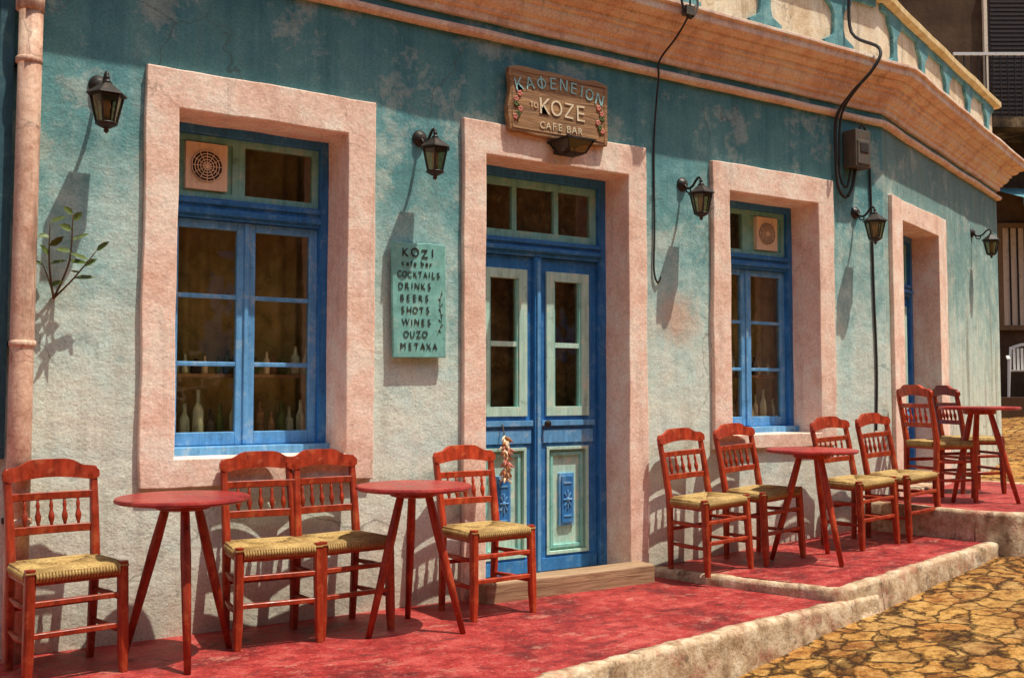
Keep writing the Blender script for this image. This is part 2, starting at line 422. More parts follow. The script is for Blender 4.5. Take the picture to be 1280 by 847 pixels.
def surround_poly(o, M, door, name):
    X0, X1, Z0, Z1, x0, x1, z0, z1 = o
    yo, yi = -.034, .30
    mb = MB()
    if door:
        outer = [(X0, Z0), (X0, Z1), (X1, Z1), (X1, Z0)]; inner = [(x0, Z0), (x0, z1), (x1, z1), (x1, Z0)]; closed = False
    else:
        outer = [(X0, Z0), (X0, Z1), (X1, Z1), (X1, Z0)]; inner = [(x0, z0), (x0, z1), (x1, z1), (x1, z0)]; closed = True
    def sub(poly, closed, amp, sd):
        out = []; n = len(poly); rng = range(n if closed else n - 1)
        for i in rng:
            a = Vector(poly[i]); b = Vector(poly[(i + 1) % n])
            for k in range(16):
                p = a.lerp(b, k / 16)
                w = mn.noise(Vector((p.x * 3.1 + sd, p.y * 3.1, sd))) * amp + mn.noise(Vector((p.x * 11 + sd, p.y * 11, sd))) * amp * .35
                w2 = mn.noise(Vector((p.x * 3.1, p.y * 3.1 + 9, sd + 5))) * amp + mn.noise(Vector((p.x * 11, p.y * 11 + 9, sd))) * amp * .35
                out.append((p.x + w, p.y + w2))
        if not closed: out.append(poly[-1])
        return out
    A = sub(outer, closed, .010, 1.3 + X0); B = sub(inner, closed, .006, 4.1 + X0); n = len(A)
    vs = []
    for (a, b) in zip(A, B):
        vs += [(a[0], .02, a[1]), (a[0], yo, a[1]), (b[0], yo, b[1]), (b[0], yi, b[1])]
    fs = []
    for i in range(n if closed else n - 1):
        j = (i + 1) % n
        for q in range(3): fs.append((i * 4 + q, i * 4 + q + 1, j * 4 + q + 1, j * 4 + q))
    mb.add(vs, fs, M_pink, False, M)
    return mb.obj(name, cafe, .007, 3)
surround_poly(W1, None, False, 'window_surround'); surround_poly(W2, None, False, 'window_surround_b')
surround_poly(D1, None, True, 'door_surround'); surround_poly(D2, M2, True, 'side_door_surround')
for i, (o, M, door) in enumerate([(W1, None, 0), (D1, None, 1), (W2, None, 0), (D2, M2, 1)]):
    X0, X1, Z0, Z1, x0, x1, z0, z1 = o; e = .02
    mb = MB()
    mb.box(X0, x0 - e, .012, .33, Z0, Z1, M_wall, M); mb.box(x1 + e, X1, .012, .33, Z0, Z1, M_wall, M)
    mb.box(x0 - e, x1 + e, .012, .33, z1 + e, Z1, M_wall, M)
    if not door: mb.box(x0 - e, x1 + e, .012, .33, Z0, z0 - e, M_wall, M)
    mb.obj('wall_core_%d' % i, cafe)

def path_sweep(prof, name, mat, path):
    P = [Vector(p) for p in path]; n = len(P)
    Q = []; miters = []; nor = []
    for i in range(n - 1):
        d = (P[i + 1] - P[i]).normalized(); nor.append(Vector((d.y, -d.x)))
    for i in range(n):
        a = nor[max(i - 1, 0)]; b = nor[min(i, n - 2)]
        m = (a + b).normalized(); m = m / max(.3, m.dot(b))
        Q.append(P[i]); miters.append(m)
        if i < n - 1:
            L = (P[i + 1] - P[i]).length; k = int(L / .22)
            for j in range(1, k):
                Q.append(P[i].lerp(P[i + 1], j / k)); miters.append(nor[i])
    vs = []; m = len(prof)
    for q, mt in zip(Q, miters):
        w = mn.noise(Vector((q.x * 1.7, q.y * 1.7, 3))) * .009 + mn.noise(Vector((q.x * 6, q.y * 6, 3))) * .004
        w2 = mn.noise(Vector((q.x * 2.3, q.y, 9))) * .008 + mn.noise(Vector((q.x * 7, q.y * 7, 5))) * .003
        for o, z in prof: vs.append((q.x + mt.x * (o + (w if o > .02 else 0)), q.y + mt.y * (o + (w if o > .02 else 0)), z + w2))
    fs = []
    for i in range(len(Q) - 1):
        for k in range(m): fs.append((i * m + k, i * m + (k + 1) % m, (i + 1) * m + (k + 1) % m, (i + 1) * m + k))
    fs.append(tuple(range(m - 1, -1, -1))); fs.append(tuple((len(Q) - 1) * m + k for k in range(m)))
    mb = MB(); mb.add(vs, fs, mat); return mb.obj(name, cafe, .004)
path = [(-4, 0), (BX, 0), (P2v.x, P2v.y), (P3v.x, P3v.y)]
path_sweep([(-.01, 3.325), (.03, 3.325), (.045, 3.34), (.045, 3.362), (.03, 3.375), (-.01, 3.38)], 'string_moulding', M_cornice, path)
path_sweep([(-.01, 3.43), (.030, 3.43), (.035, 3.475), (.055, 3.478), (.06, 3.50), (.09, 3.52), (.11, 3.55), (.113, 3.575), (.135, 3.578), (.138, 3.61),
            (.17, 3.615), (.195, 3.635), (.198, 3.655), (.235, 3.66), (.262, 3.675), (.265, 3.725), (.285, 3.73), (.285, 3.755), (-.01, 3.79)], 'cornice', M_cornice, path)
path_sweep([(-.22, 3.70), (-.02, 3.70), (-.02, 4.36), (-.22, 4.36)], 'parapet', M_cream, path)
path_sweep([(-.03, 3.75), (.012, 3.75), (.012, 3.88), (-.03, 3.90)], 'parapet_plinth', M_tealtrim, path)
path_sweep([(-.26, 4.355), (.03, 4.355), (.06, 4.375), (.06, 4.43), (.03, 4.45), (-.26, 4.45)], 'parapet_coping', M_coping, path)
def pil(mb, x, M):
    pr = [(.17, 3.86), (.17, 3.92), (.07, 3.97), (.055, 4.03), (.055, 4.14), (.08, 4.19), (.15, 4.24), (.17, 4.30), (.17, 4.354)]
    poly = [(x + a, z) for a, z in pr] + [(x - a, z) for a, z in pr[::-1]]
    mb.prism(poly, -.010, .03, M_tealtrim, M)
mb = MB()
for i in range(13): pil(mb, -3.3 + i * .82, None)
for i in range(5): pil(mb, .38 + i * .82, M2)
mb.obj('parapet_pilasters', cafe, .005)
mb = MB()
mb.box(-4, BX - .05, -.006, .03, 4.30, 4.354, M_tealtrim); mb.box(.05, 3.95, -.006, .03, 4.30, 4.354, M_tealtrim, M2)
mb.obj('parapet_band', cafe)
mb = MB()
mb.box(.30, .36, -.045, -.002, .90, 3.30, M_dkteal); mb.box(.64, .70, -.045, -.002, .90, 3.30, M_dkteal)
for z in (.90, 2.0, 3.24): mb.box(.36, .64, -.045, -.002, z, z + .06, M_dkteal)
for k in range(40): 
    z = .98 + k * .0565
    if abs(z - 2.03) > .05: mb.add([(.36, -.038, z), (.64, -.038, z), (.64, -.012, z + .045), (.36, -.012, z + .045)], [(0, 1, 2, 3)], M_dkteal)
mb.obj('slatted_panel', cafe, 0)  # dark teal slatted panel against the wall left of the drainpipe

# --- joinery
def vent(mb, cx, cz, y, s, M=None):
    mb.box(cx - s, cx + s, y - .03, y + .01, cz - s * 1.12, cz + s * 1.12, M_white, M)
    R = Matrix.Translation((cx, y - .03, cz)) @ Matrix.Rotation(rad(90), 4, 'X')
    if M is not None: R = M @ R
    r = s * .76
    mb.lathe([(r, -.001), (r, .004), (r * .98, .004)], M_dark, 28, R)
    for k in (.97, .78, .6, .42, .24):
        rr = r * k
        ring = [(rr * math.cos(a * math.pi / 12), rr * math.sin(a * math.pi / 12), .008) for a in range(25)]
        mb.sweep(ring, .0032, M_white, 5, True, M=R)
    for k in range(12):
        a = k * math.pi / 6
        mb.sweep([(r * .12 * math.cos(a), r * .12 * math.sin(a), .009), (r * math.cos(a), r * math.sin(a), .009)], .0025, M_white, 4, M=R)
    mb.lathe([(r * .16, .004), (r * .14, .013)], M_white, 12, R)

def window(o, name, vent_left=True):
    X0, X1, Z0, Z1, x0, x1, z0, z1 = o
    f = .045; y0 = .235
    mb = MB()
    mb.box(x0 - .01, x0 + f, y0, y0 + .11, z0, z1 + .01, M_blue); mb.box(x1 - f, x1 + .01, y0, y0 + .11, z0, z1 + .01, M_blue)
    mb.box(x0 + f, x1 - f, y0, y0 + .11, z1 - f, z1 + .01, M_blue)
    mb.box(x0 + f, x1 - f, y0 + .005, y0 + .11, 2.125, 2.235, M_blue)
    mb.box(x0 + f, x1 - f, y0 - .015, y0 + .05, 2.145, 2.175, M_blue)
    mb.box(x0 + f, x1 - f, y0 - .01, y0 + .05, 2.20, 2.225, M_blue)
    mb.box(x0 - .005, x1 + .005, y0 - .055, y0 + .11, z0 - .005, z0 + .045, M_blue2)
    mb.obj(name + '_frame', cafe, .004)
    a0, a1 = x0 + f, x1 - f; mid = (a0 + a1) / 2; ys = y0 + .04
    mb = MB(); g = MB()
    for (s0, s1) in ((a0, mid - .004), (mid + .004, a1)):
        zb, zt = z0 + .048, 2.122; st = .048
        mb.box(s0, s0 + st, ys, ys + .04, zb, zt, M_blue2); mb.box(s1 - st, s1, ys, ys + .04, zb, zt, M_blue2)
        mb.box(s0 + st, s1 - st, ys, ys + .04, zb, zb + .07, M_blue2); mb.box(s0 + st, s1 - st, ys, ys + .04, zt - .045, zt, M_blue2)
        h = (zt - .045 - zb - .07) / 3
        for k in (1, 2):
            z = zb + .07 + h * k; mb.box(s0 + st, s1 - st, ys + .004, ys + .036, z - .012, z + .012, M_blue2)
        for k in range(3):
            z = zb + .07 + h * k
            g.add([(s0 + st - .003, ys + .02, z), (s1 - st + .003, ys + .02 + random.uniform(-.002, .002), z), (s1 - st + .003, ys + .02 + random.uniform(-.003, .003), z + h), (s0 + st - .003, ys + .02, z + h)], [(0, 1, 2, 3)], M_glass)
    mb.box(mid - .012, mid + .012, ys - .012, ys + .01, z0 + .05, 2.12, M_blue2)
    mb.obj(name + '_sashes', cafe, .004)
    mb = MB(); zt0, zt1 = 2.236, z1 - f - .001; st = .035
    tm = a0 + (a1 - a0) * (.44 if vent_left else .5)
    for (s0, s1) in ((a0, tm), (tm, a1)):
        mb.box(s0, s0 + st, ys - .005, ys + .035, zt0, zt1, M_teal); mb.box(s1 - st, s1, ys - .005, ys + .035, zt0, zt1, M_teal)
        mb.box(s0 + st, s1 - st, ys - .005, ys + .035, zt0, zt0 + st, M_teal); mb.box(s0 + st, s1 - st, ys - .005, ys + .035, zt1 - st, zt1, M_teal)
    L = (a0, tm) if vent_left else (tm, a1); Rr = (tm, a1) if vent_left else (a0, tm)
    mb.box(L[0] + st, L[1] - st, ys + .01, ys + .02, zt0 + st, zt1 - st, M_teal)
    g.add([(Rr[0] + st - .003, ys + .014, zt0 + st - .003), (Rr[1] - st + .003, ys + .014, zt0 + st - .003), (Rr[1] - st + .003, ys + .014, zt1 - st + .003), (Rr[0] + st - .003, ys + .014, zt1 - st + .003)], [(0, 1, 2, 3)], M_glass)
    vent(mb, (L[0] + L[1]) / 2, (zt0 + zt1) / 2, ys + .005, .112)
    mb.obj(name + '_transom', cafe, .003)
    g.obj(name + '_glass', cafe)
    c = MB(); n = 110; vs = []; fs = []
    for i in range(n + 1):
        x = x0 - .05 + (x1 - x0 + .1) * i / n
        yy = .49 + .018 * math.sin(i * .45 + math.sin(i * .2)) + .010 * math.sin(i * .19 + 1)
        vs += [(x, yy, z0 - .1), (x, yy - .005, z1 + .05)]
    for i in range(n): fs.append((2 * i, 2 * i + 2, 2 * i + 3, 2 * i + 1))
    c.add(vs, fs, M_curtain, True); c.obj(name + '_curtain', cafe)
    b = MB(); rnd = random.Random(int(x0 * 100))
    for zs in (z0 + .06, z0 + .43):
        b.box(x0, x1, .335, .455, zs - .02, zs, M_shelf)
        x = x0 + .06
        while x < x1 - .05:
            if rnd.random() < .9:
                h = rnd.uniform(.15, .29) if zs < 1.0 else rnd.uniform(.08, .18); r = rnd.uniform(.016, .030)
                T = Matrix.Translation((x, rnd.uniform(.375, .42), zs))
                b.lathe([(r * .9, 0), (r, .01), (r, h * .6), (r * .4, h * .75), (r * .35, h), (r * .4, h)], rnd.choice([M_bottle, M_bottle, M_lcream, M_dark, M_leaf, M_signwood]), 10, T)
            x += rnd.uniform(.045, .07)
    b.obj(name + '_shelf_bottles', cafe)
window(W1, 'window'); window(W2, 'window_b', False)

def door(o, name, M=None, full=True):
    X0, X1, Z0, Z1, x0, x1, z0, z1 = o
    f = .055; y0 = .21
    mb = MB()
    mb.box(x0 - .01, x0 + f, y0, y0 + .12, z0, z1 + .01, M_blue, M); mb.box(x1 - f, x1 + .01, y0, y0 + .12, z0, z1 + .01, M_blue, M)
    mb.box(x0 + f, x1 - f, y0, y0 + .12, z1 - f, z1 + .01, M_blue, M)
    mb.box(x0 + f, x1 - f, y0 + .004, y0 + .12, 2.07, 2.18, M_blue, M)
    mb.box(x0 + f - .02, x1 - f + .02, y0 - .02, y0 + .05, 2.10, 2.125, M_blue, M)
    mb.box(x0 + f - .02, x1 - f + .02, y0 - .012, y0 + .05, 2.15, 2.17, M_blue, M)
    mb.obj(name + '_frame', cafe, .004)
    a0, a1 = x0 + f, x1 - f; mid = (a0 + a1) / 2; ys = y0 + .035
    g = MB(); mb = MB(); st = .035
    zt0, zt1 = 2.182, z1 - f - .001
    w3 = (a1 - a0) / 3
    mb.box(a0, a1, ys, ys + .035, zt0, zt0 + .05, M_teal, M); mb.box(a0, a1, ys, ys + .035, zt1 - .05, zt1, M_teal, M)
    for k in range(4):
        xx = a0 + w3 * k; xa = max(a0, xx - .018); xb = min(a1, xx + .018)
        if k in (0,): xb = a0 + .05
        if k == 3: xa = a1 - .05
        mb.box(xa, xb, ys, ys + .035, zt0 + .05, zt1 - .05, M_teal, M)
    def pane(xa, xb, za, zb, y):
        j = lambda: random.uniform(-.0025, .0025)
        g.add([(xa, y + j(), za), (xb, y + j(), za), (xb, y + j(), zb), (xa, y + j(), zb)], [(0, 1, 2), (0, 2, 3)], M_glass, True, M)
    for k in range(3): pane(a0 + w3 * k, a0 + w3 * (k + 1), zt0 + .03, zt1 - .03, ys + .018)
    mb.obj(name + '_transom', cafe, .003)
    mb = MB(); zb, zt = z0 + .012, 2.066
    for li, (s0, s1) in enumerate(((a0 + .003, mid - .004), (mid + .004, a1 - .003))):
        sw = .085; T = .042
        gz0, gz1 = 1.06, 1.97; pz0, pz1 = z0 + .13, .84
        mb.box(s0, s0 + sw, ys, ys + T, zb, zt, M_blue, M); mb.box(s1 - sw, s1, ys, ys + T, zb, zt, M_blue, M)
        i0, i1 = s0 + sw, s1 - sw
        mb.box(i0, i1, ys, ys + T, gz1, zt, M_blue, M)
        mb.box(i0, i1, ys, ys + T, pz1, gz0, M_blue, M)
        mb.box(i0, i1, ys, ys + T, zb, pz0, M_blue, M)
        mb.box(s0 + .01, s1 - .01, ys - .014, ys + .01, zb + .01, zb + .09, M_blue, M)
        mb.box(s0 + .03, s1 - .03, ys - .022, ys + .01, .985, 1.02, M_blue2, M)
        mb.box(s0 + .04, s1 - .04, ys - .012, ys + .01, .875, .96, M_blue2, M)
        t = .048
        mb.box(i0 - .014, i0 + t, ys - .016, ys + .03, gz0 - .012, gz1 + .012, M_pale, M); mb.box(i1 - t, i1 + .014, ys - .016, ys + .03, gz0 - .012, gz1 + .012, M_pale, M)
        mb.box(i0 + t, i1 - t, ys - .016, ys + .03, gz0 - .012, gz0 + t, M_pale, M); mb.box(i0 + t, i1 - t, ys - .016, ys + .03, gz1 - t, gz1 + .012, M_pale, M)
        zc = (gz0 + gz1) / 2 - .01
        mb.box(i0 + t, i1 - t, ys - .004, ys + .03, zc - .016, zc + .016, M_pale, M)
        mb.box(i0 + t, i0 + t + .014, ys - .006, ys + .03, gz0 + t, gz1 - t, M_teal, M); mb.box(i1 - t - .014, i1 - t, ys - .006, ys + .03, gz0 + t, gz1 - t, M_teal, M)
        pane(i0 + t, i1 - t, gz0 + t - .005, zc, ys + .016); pane(i0 + t, i1 - t, zc, gz1 - t + .005, ys + .016)
        mb.box(i0, i1, ys + .02, ys + .035, pz0, pz1, M_pale, M)
        for q, (aa, yy, mt) in enumerate(((.0, .014, M_pale), (.028, -.002, M_teal))):
            b0, b1, c0, c1 = i0 + aa - .01 * (q == 0), i1 - aa + .01 * (q == 0), pz0 + aa - .01 * (q == 0), pz1 - aa + .01 * (q == 0); w = .02
            ya = ys - .012 + q * .014
            mb.box(b0, b0 + w, ya, ys + .03, c0, c1, mt, M); mb.box(b1 - w, b1, ya, ys + .03, c0, c1, mt, M)
            mb.box(b0 + w, b1 - w, ya, ys + .03, c0, c0 + w, mt, M); mb.box(b0 + w, b1 - w, ya, ys + .03, c1 - w, c1, mt, M)
        cx = (i0 + i1) / 2; cz = (pz0 + pz1) / 2
        mb.box(cx - .06, cx + .06, ys + .004, ys + .025, cz - .17, cz + .17, M_blue2, M)
        mb.box(cx - .044, cx + .044, ys - .006, ys + .02, cz - .15, cz + .15, M_blue, M)
        R = Matrix.Translation((cx, ys - .006, cz)) @ Matrix.Rotation(rad(90), 4, 'X')
        if M is not None: R = M @ R
        for k in range(8):
            a = k * math.pi / 4
            mb.sweep([(0, 0, .002), (.034 * math.cos(a), .06 * math.sin(a), .002)], [.003, .007], M_blue2, 6, True, M=R)
        mb.lathe([(.014, 0), (.012, .01), (.004, .014)], M_blue2, 12, R)
        mb.box(cx - .03, cx + .03, ys - .01, ys, cz + .10, cz + .112, M_blue2, M); mb.box(cx - .03, cx + .03, ys - .01, ys, cz - .112, cz - .10, M_blue2, M)
    mb.box(mid - .026, mid + .026, ys - .03, ys + .01, zb, zt, M_blue, M)
    mb.box(mid - .012, mid + .012, ys - .04, ys - .02, zb + .02, zt - .02, M_blue2, M)
    R = Matrix.Translation((mid + .06, ys, 1.0)) @ Matrix.Rotation(rad(90), 4, 'X')
    if M is not None: R = M @ R
    mb.lathe([(.02, 0), (.02, .006), (.008, .01), (.008, .035), (.022, .045), (.022, .06), (.01, .066)], M_iron, 14, R)
    mb.obj(name + '_leaves', cafe, .003)
    g.obj(name + '_glass', cafe)
    c = MB(); n = 90; vs = []; fs = []
    for i in range(n + 1):
        x = x0 - .1 + (x1 - x0 + .2) * i / n; yy = .42 + .014 * math.sin(i * .8) + .01 * math.sin(i * .31)
        vs += [(x, yy, z0), (x, yy, z1 + .1)]
    for i in range(n): fs.append((2 * i, 2 * i + 2, 2 * i + 3, 2 * i + 1))
    c.add(vs, fs, M_curtd, True, M); c.obj(name + '_curtain', cafe)
    t = MB(); t.box(x0 - .004, x1 + .004, -.02, .36, z0 - .12, z0 + .01, M_kerb, M); t.obj(name + '_threshold', cafe, .008)
door(D1, 'entrance_door'); door(D2, 'side_door', M2)

mb = MB(); mb.box(3.17, 4.44, -.20, -.036, -.02, .115, M_stepwood)
mb.obj('wooden_door_step', None, .014, 3)

# ------------------------------------------------------------------ terraces, kerbs, road
def kerb(mb, pts, zf, w=.13, drop=.45, lift=.006):
    P = []
    for i in range(len(pts) - 1):
        a = Vector(pts[i]); b = Vector(pts[i + 1]); k = max(1, int((b - a).length / .035))
        for j in range(k): P.append(a.lerp(b, j / k))
    P.append(Vector(pts[-1])); n = len(P); vs = []; m = 9
    for i, p in enumerate(P):
        d = (P[min(i + 3, n - 1)] - P[max(i - 3, 0)]).normalized(); o = Vector((d.y, -d.x))
        z = zf(p.x, p.y) + lift
        r = lambda s, A: (mn.noise(Vector((p.x * 3 + s, p.y * 3, s))) + mn.noise(Vector((p.x * 12 + s * 3, p.y * 12, s))) * .6 + mn.noise(Vector((p.x * 33 + s * 5, p.y * 33, s))) * .35) * A
        prof = [(-w + r(1, .04), -.03), (-w + r(1, .04) + .008, -.001 + r(2, .002)), (-.030 + r(3, .010), 0 + r(2, .003)), (-.004 + r(4, .013), -.006 + r(5, .005)),
                (.004 + r(4, .014), -.028 + r(5, .006)), (.006 + r(9, .012), -.07), (.012 + r(6, .014), -.12), (.018 + r(8, .016), -.18), (.03 + r(7, .02), -drop)]
        for q, h in prof: vs.append((p.x + o.x * q, p.y + o.y * q, z + h))
    fs = []
    for i in range(n - 1):
        for k in range(m - 1): fs.append((i * m + k, i * m + k + 1, (i + 1) * m + k + 1, (i + 1) * m + k))
    mb.add(vs, fs, M_kerb, True)
t1z = lambda x, y: 0.0
t2z = lambda x, y: .055 + .045 * (x - 4.6)
t3z = lambda x, y: .36
t1f = [(-4, -2.35), (0, -2.0), (1.5, -1.80), (2.65, -1.63), (4.0, -1.42), (4.80, -1.31), (5.0, -1.275), (5.25, -1.26)]
t2f = [(4.90, -1.27), (5.3, -1.24), (6.0, -1.13), (6.85, -1.04), (7.1, -1.05)]
t3f = [(6.80, -.90), (6.90, -1.12), (7.1, -1.22), (7.6, -1.22), (8.2, -1.05), (8.9, -.60), (9.25, -.1), (9.3, .4), (9.15, .78)]
def inset(pts, d=.045):
    out = []; P = [Vector(p) for p in pts]; n = len(P)
    for i, p in enumerate(P):
        t = (P[min(i + 1, n - 1)] - P[max(i - 1, 0)]).normalized(); out.append((p.x - t.y * d, p.y + t.x * d))
    return out
terr = empty('red_pavement')
for nm, poly, zf in (('lower_terrace', inset(t1f) + [(4.70, 0.05), (-4, .05)], t1z),
                     ('middle_terrace', [(4.60, .05), (4.94, -1.20)] + inset(t2f)[1:] + [(7.1, .1)], t2z),
                     ('upper_terrace', [(6.75, .1)] + inset(t3f) + [(9.0, .9), (7.05, .2)], t3z)):
    mb = MB(); mb.slab(poly[::-1], -1.0, M_floor, zf); mb.obj(nm, terr)
kb = empty('kerb')
mb = MB(); kerb(mb, t1f, t1z, .075); mb.obj('lower_kerb', kb)
mb = MB(); kerb(mb, [(4.56, .0), (4.66, -.5), (4.80, -1.0), (4.87, -1.20), (4.93, -1.262), (5.3, -1.238)], t2z, .075, .2); mb.obj('riser_a', kb)
mb = MB(); kerb(mb, t2f[1:], t2z, .075); mb.obj('middle_kerb', kb)
mb = MB(); kerb(mb, [(6.72, .0), (6.80, -.90)], t3z, .07, .3); mb.obj('riser_b', kb)
mb = MB(); kerb(mb, t3f, t3z, .09, .6); mb.obj('upper_kerb', kb)

mb = MB(); nx, ny = 340, 240; vs = []; fs = []
for j in range(ny + 1):
    for i in range(nx + 1):
        x = -10 + 34 * i / nx; y = -15 + 30 * j / ny
        vs.append((x, y, road_z(x) + mn.noise(Vector((x * .8, y * .8, 0))) * .018 + mn.noise(Vector((x * 3.3, y * 3.3, 4))) * .012))
for j in range(ny):
    for i in range(nx):
        a = j * (nx + 1) + i; fs.append((a, a + 1, a + nx + 2, a + nx + 1))
mb.add(vs, fs, M_stone, True); mb.obj('road')
mb = MB(); xs = [-400, -100, -30, -10, 24, 60, 150, 400]; vs = []; fs = []
for y in (-400, 400):
    for x in xs: vs.append((x, y, road_z(x) - .06))
for i in range(7): fs.append((i, i + 1, i + 9, i + 8))
mb.add(vs, fs, M_earth); mb.obj('ground')

# ------------------------------------------------------------------ chair
def chair_mesh():
    mb = MB()
    by = lambda z: .152 if z < .45 else .152 + (z - .45) * .15
    for sx in (-1, 1):
        mb.sweep([(sx * .172, .172, 0), (sx * .176, .160, .22), (sx * .18, .152, .46), (sx * .183, by(.66), .66), (sx * .186, by(.86), .81), (sx * .186, by(.86) + .002, .852), (sx * .186, by(.86) + .002, .862)],
                 [(.030, .032), (.037, .037), (.039, .041), (.035, .035), (.031, .031), (.029, .029), (.018, .018)], M_red, cut=.4)
        mb.sweep([(sx * .196, -.177, 0), (sx * .194, -.173, .10), (sx * .19, -.167, .40), (sx * .19, -.167, .472)],
                 [(.031, .031), (.041, .041), (.042, .042), (.039, .039)], M_red, cut=.4)
        for z, r in ((.17, .012), (.31, .012)):
            mb.sweep([(sx * .193, -.17, z), (sx * .19, 0, z), (sx * .176, .160, z)], [r * .8, r * 1.25, r * .8], M_red, 8, True)
        mb.sweep([(sx * .19, -.165, .418), (sx * .178, .152, .418)], (.026, .03), M_red)
    for z in (.20, .33):
        mb.sweep([(-.19, -.17, z), (0, -.17, z), (.19, -.17, z)], [(.022, .026)] * 3, M_red)
    mb.sweep([(-.175, .160, .26), (.175, .160, .26)], [.012, .012], M_red, 8, True)
    mb.sweep([(-.19, -.167, .418), (.19, -.167, .418)], (.026, .03), M_red); mb.sweep([(-.178, .152, .418), (.178, .152, .418)], (.026, .03), M_red)
    cv = lambda x: .018 * (1 - (x / .19) ** 2)
    def bp(x, y, z): return (x, by(z) + cv(x) + y, z)
    N = 30; top = []; bot = []
    W = .207
    for i in range(N + 1):
        x = -W + 2 * W * i / N; u = abs(x) / W
        z = .864 + .034 * (1 / (1 + math.exp((u - .55) * 16)))
        if u > .82: z -= .022 * ((u - .82) / .18) ** 2
        top.append((x, z))
        zb = .800 + .018 * math.cos(min(1, u / .85) * math.pi / 2)
        if u > .9: zb += .014 * (u - .9) / .1
        bot.append((x, zb))
    for i in range(N):
        a, b = top[i], top[i + 1]; d, c = bot[i], bot[i + 1]
        fr = [bp(a[0], -.013, a[1]), bp(b[0], -.013, b[1]), bp(c[0], -.013, c[1]), bp(d[0], -.013, d[1])]
        bk = [bp(a[0], .013, a[1]), bp(b[0], .013, b[1]), bp(c[0], .013, c[1]), bp(d[0], .013, d[1])]
        fcs = [(0, 1, 2, 3), (7, 6, 5, 4), (0, 4, 5, 1), (3, 2, 6, 7)]
        if i == 0: fcs.append((0, 3, 7, 4))
        if i == N - 1: fcs.append((1, 5, 6, 2))
        mb.add(fr + bk, fcs, M_red)
    for z, h, d in ((.735, .034, .020), (.588, .036, .020)):
        pts = [bp(-.182 + .364 * i / 8, 0, z) for i in range(9)]
        mb.sweep(pts, (h, d), M_red, up=(0, 0, 1))
    for k in range(5):
        x = (-.115 + .0575 * k); a = Vector(bp(x, 0, .600)); b = Vector(bp(x, 0, .722))
        rs = [.0055, .0075, .0125, .014, .010, .0065, .0095, .0065, .0055]
        mb.sweep([a.lerp(b, j / 8) for j in range(9)], rs, M_red, 8, True)
    C = [Vector((-.205, -.184, 0)), Vector((.205, -.184, 0)), Vector((.185, .166, 0)), Vector((-.185, .166, 0))]
    ctr = Vector((0, 0, 0)); R = 25
    mb.add([(c.x * .98, c.y * .98, .425) for c in C] + [(c.x * .98, c.y * .98, .452) for c in C],
           [(3, 2, 1, 0), (4, 5, 6, 7), (0, 1, 5, 4), (1, 2, 6, 5), (2, 3, 7, 6), (3, 0, 4, 7)], M_straw)
    for i in range(R):
        f = i / R
        z = .457 + .007 * math.sin(min(1, f * 2.2) * math.pi) - .006 * f
        q = [ctr.lerp(c, 1 - f) + Vector((0, 0, z + random.uniform(-.0025, .0025))) for c in C]
        for k in range(4):
            a, b = q[k], q[(k + 1) % 4]; m_ = (a + b) / 2 + Vector((random.uniform(-.001, .001), random.uniform(-.001, .001), .002))
            mb.sweep([a, m_, b], random.uniform(.0058, .0072), M_straw, 6, True)
    for k in range(4):
        a, b = C[k], C[(k + 1) % 4]; L = (b - a).length; n = int(L / .0125)
        o = Vector(((b - a).y, -(b - a).x, 0)).normalized()
        for j in range(3, n - 2):
            p = a.lerp(b, j / n)
            mb.sweep([p + Vector((0, 0, .457)), p + o * .008 + Vector((0, 0, .440)), p + Vector((0, 0, .420))], .0066, M_straw, 5, True)
    return mb
cb = chair_mesh(); first = cb.obj('rush_seat_chair')
chairs = [
    (.905, -.375, 0, 7), (1.86, -.30, 0, -6), (2.235, -.29, 0, 5), (3.075, -.345, 0, 3),
    (4.80, -.31, None, 2), (5.31, -.30, None, 5), (6.16, -.41, None, 1), (6.63, -.43, None, 4),
    (7.27, -.30, .36, 72), (8.13, -.02, .36, 62)]
for i, (x, y, z, r) in enumerate(chairs):
    if i == 0: o = first
    else:
        o = bpy.data.objects.new('rush_seat_chair', first.data); COL.objects.link(o)
    sl = 0
    if z is None: z = t2z(x, y); sl = -math.atan(.045)
    o.location = (x, y, z + .001); o.rotation_euler = (0, sl, rad(r))

# ------------------------------------------------------------------ table
def table_mesh():
    mb = MB()
    mb.lathe([(.0, .704), (.282, .704), (.294, .709), (.297, .716), (.294, .725), (.286, .729), (.0, .730)], M_redtop, 48, smooth=False)
    mb.lathe([(.10, .668), (.12, .675), (.12, .704)], M_red, 20, smooth=False)
    for k in range(3):
        a = k * 2 * math.pi / 3
        d = Vector((math.cos(a), math.sin(a), 0))
        p0 = d * .075 + Vector((0, 0, .70)); p1 = d * .27
        T = [p0.lerp(p1, t) for t in (0, .08, .3, .6, 1)]
        mb.sweep(T, [.018, .021, .024, .021, .015], M_red, 10, True)
    return mb
tb = table_mesh(); tfirst = tb.obj('round_cafe_table', None)
tabs = [(1.385, -.46, 0, rad(-100)), (2.535, -.52, 0, rad(68)), (5.48, -.58, None, rad(20)), (7.48, -.52, .36, rad(45))]
for i, (x, y, z, r) in enumerate(tabs):
    if i == 0: o = tfirst
    else: o = bpy.data.objects.new('round_cafe_table', tfirst.data); COL.objects.link(o)
    if z is None: z = t2z(x, y)
    o.location = (x, y, z + .001); o.rotation_euler = (0, 0, r)

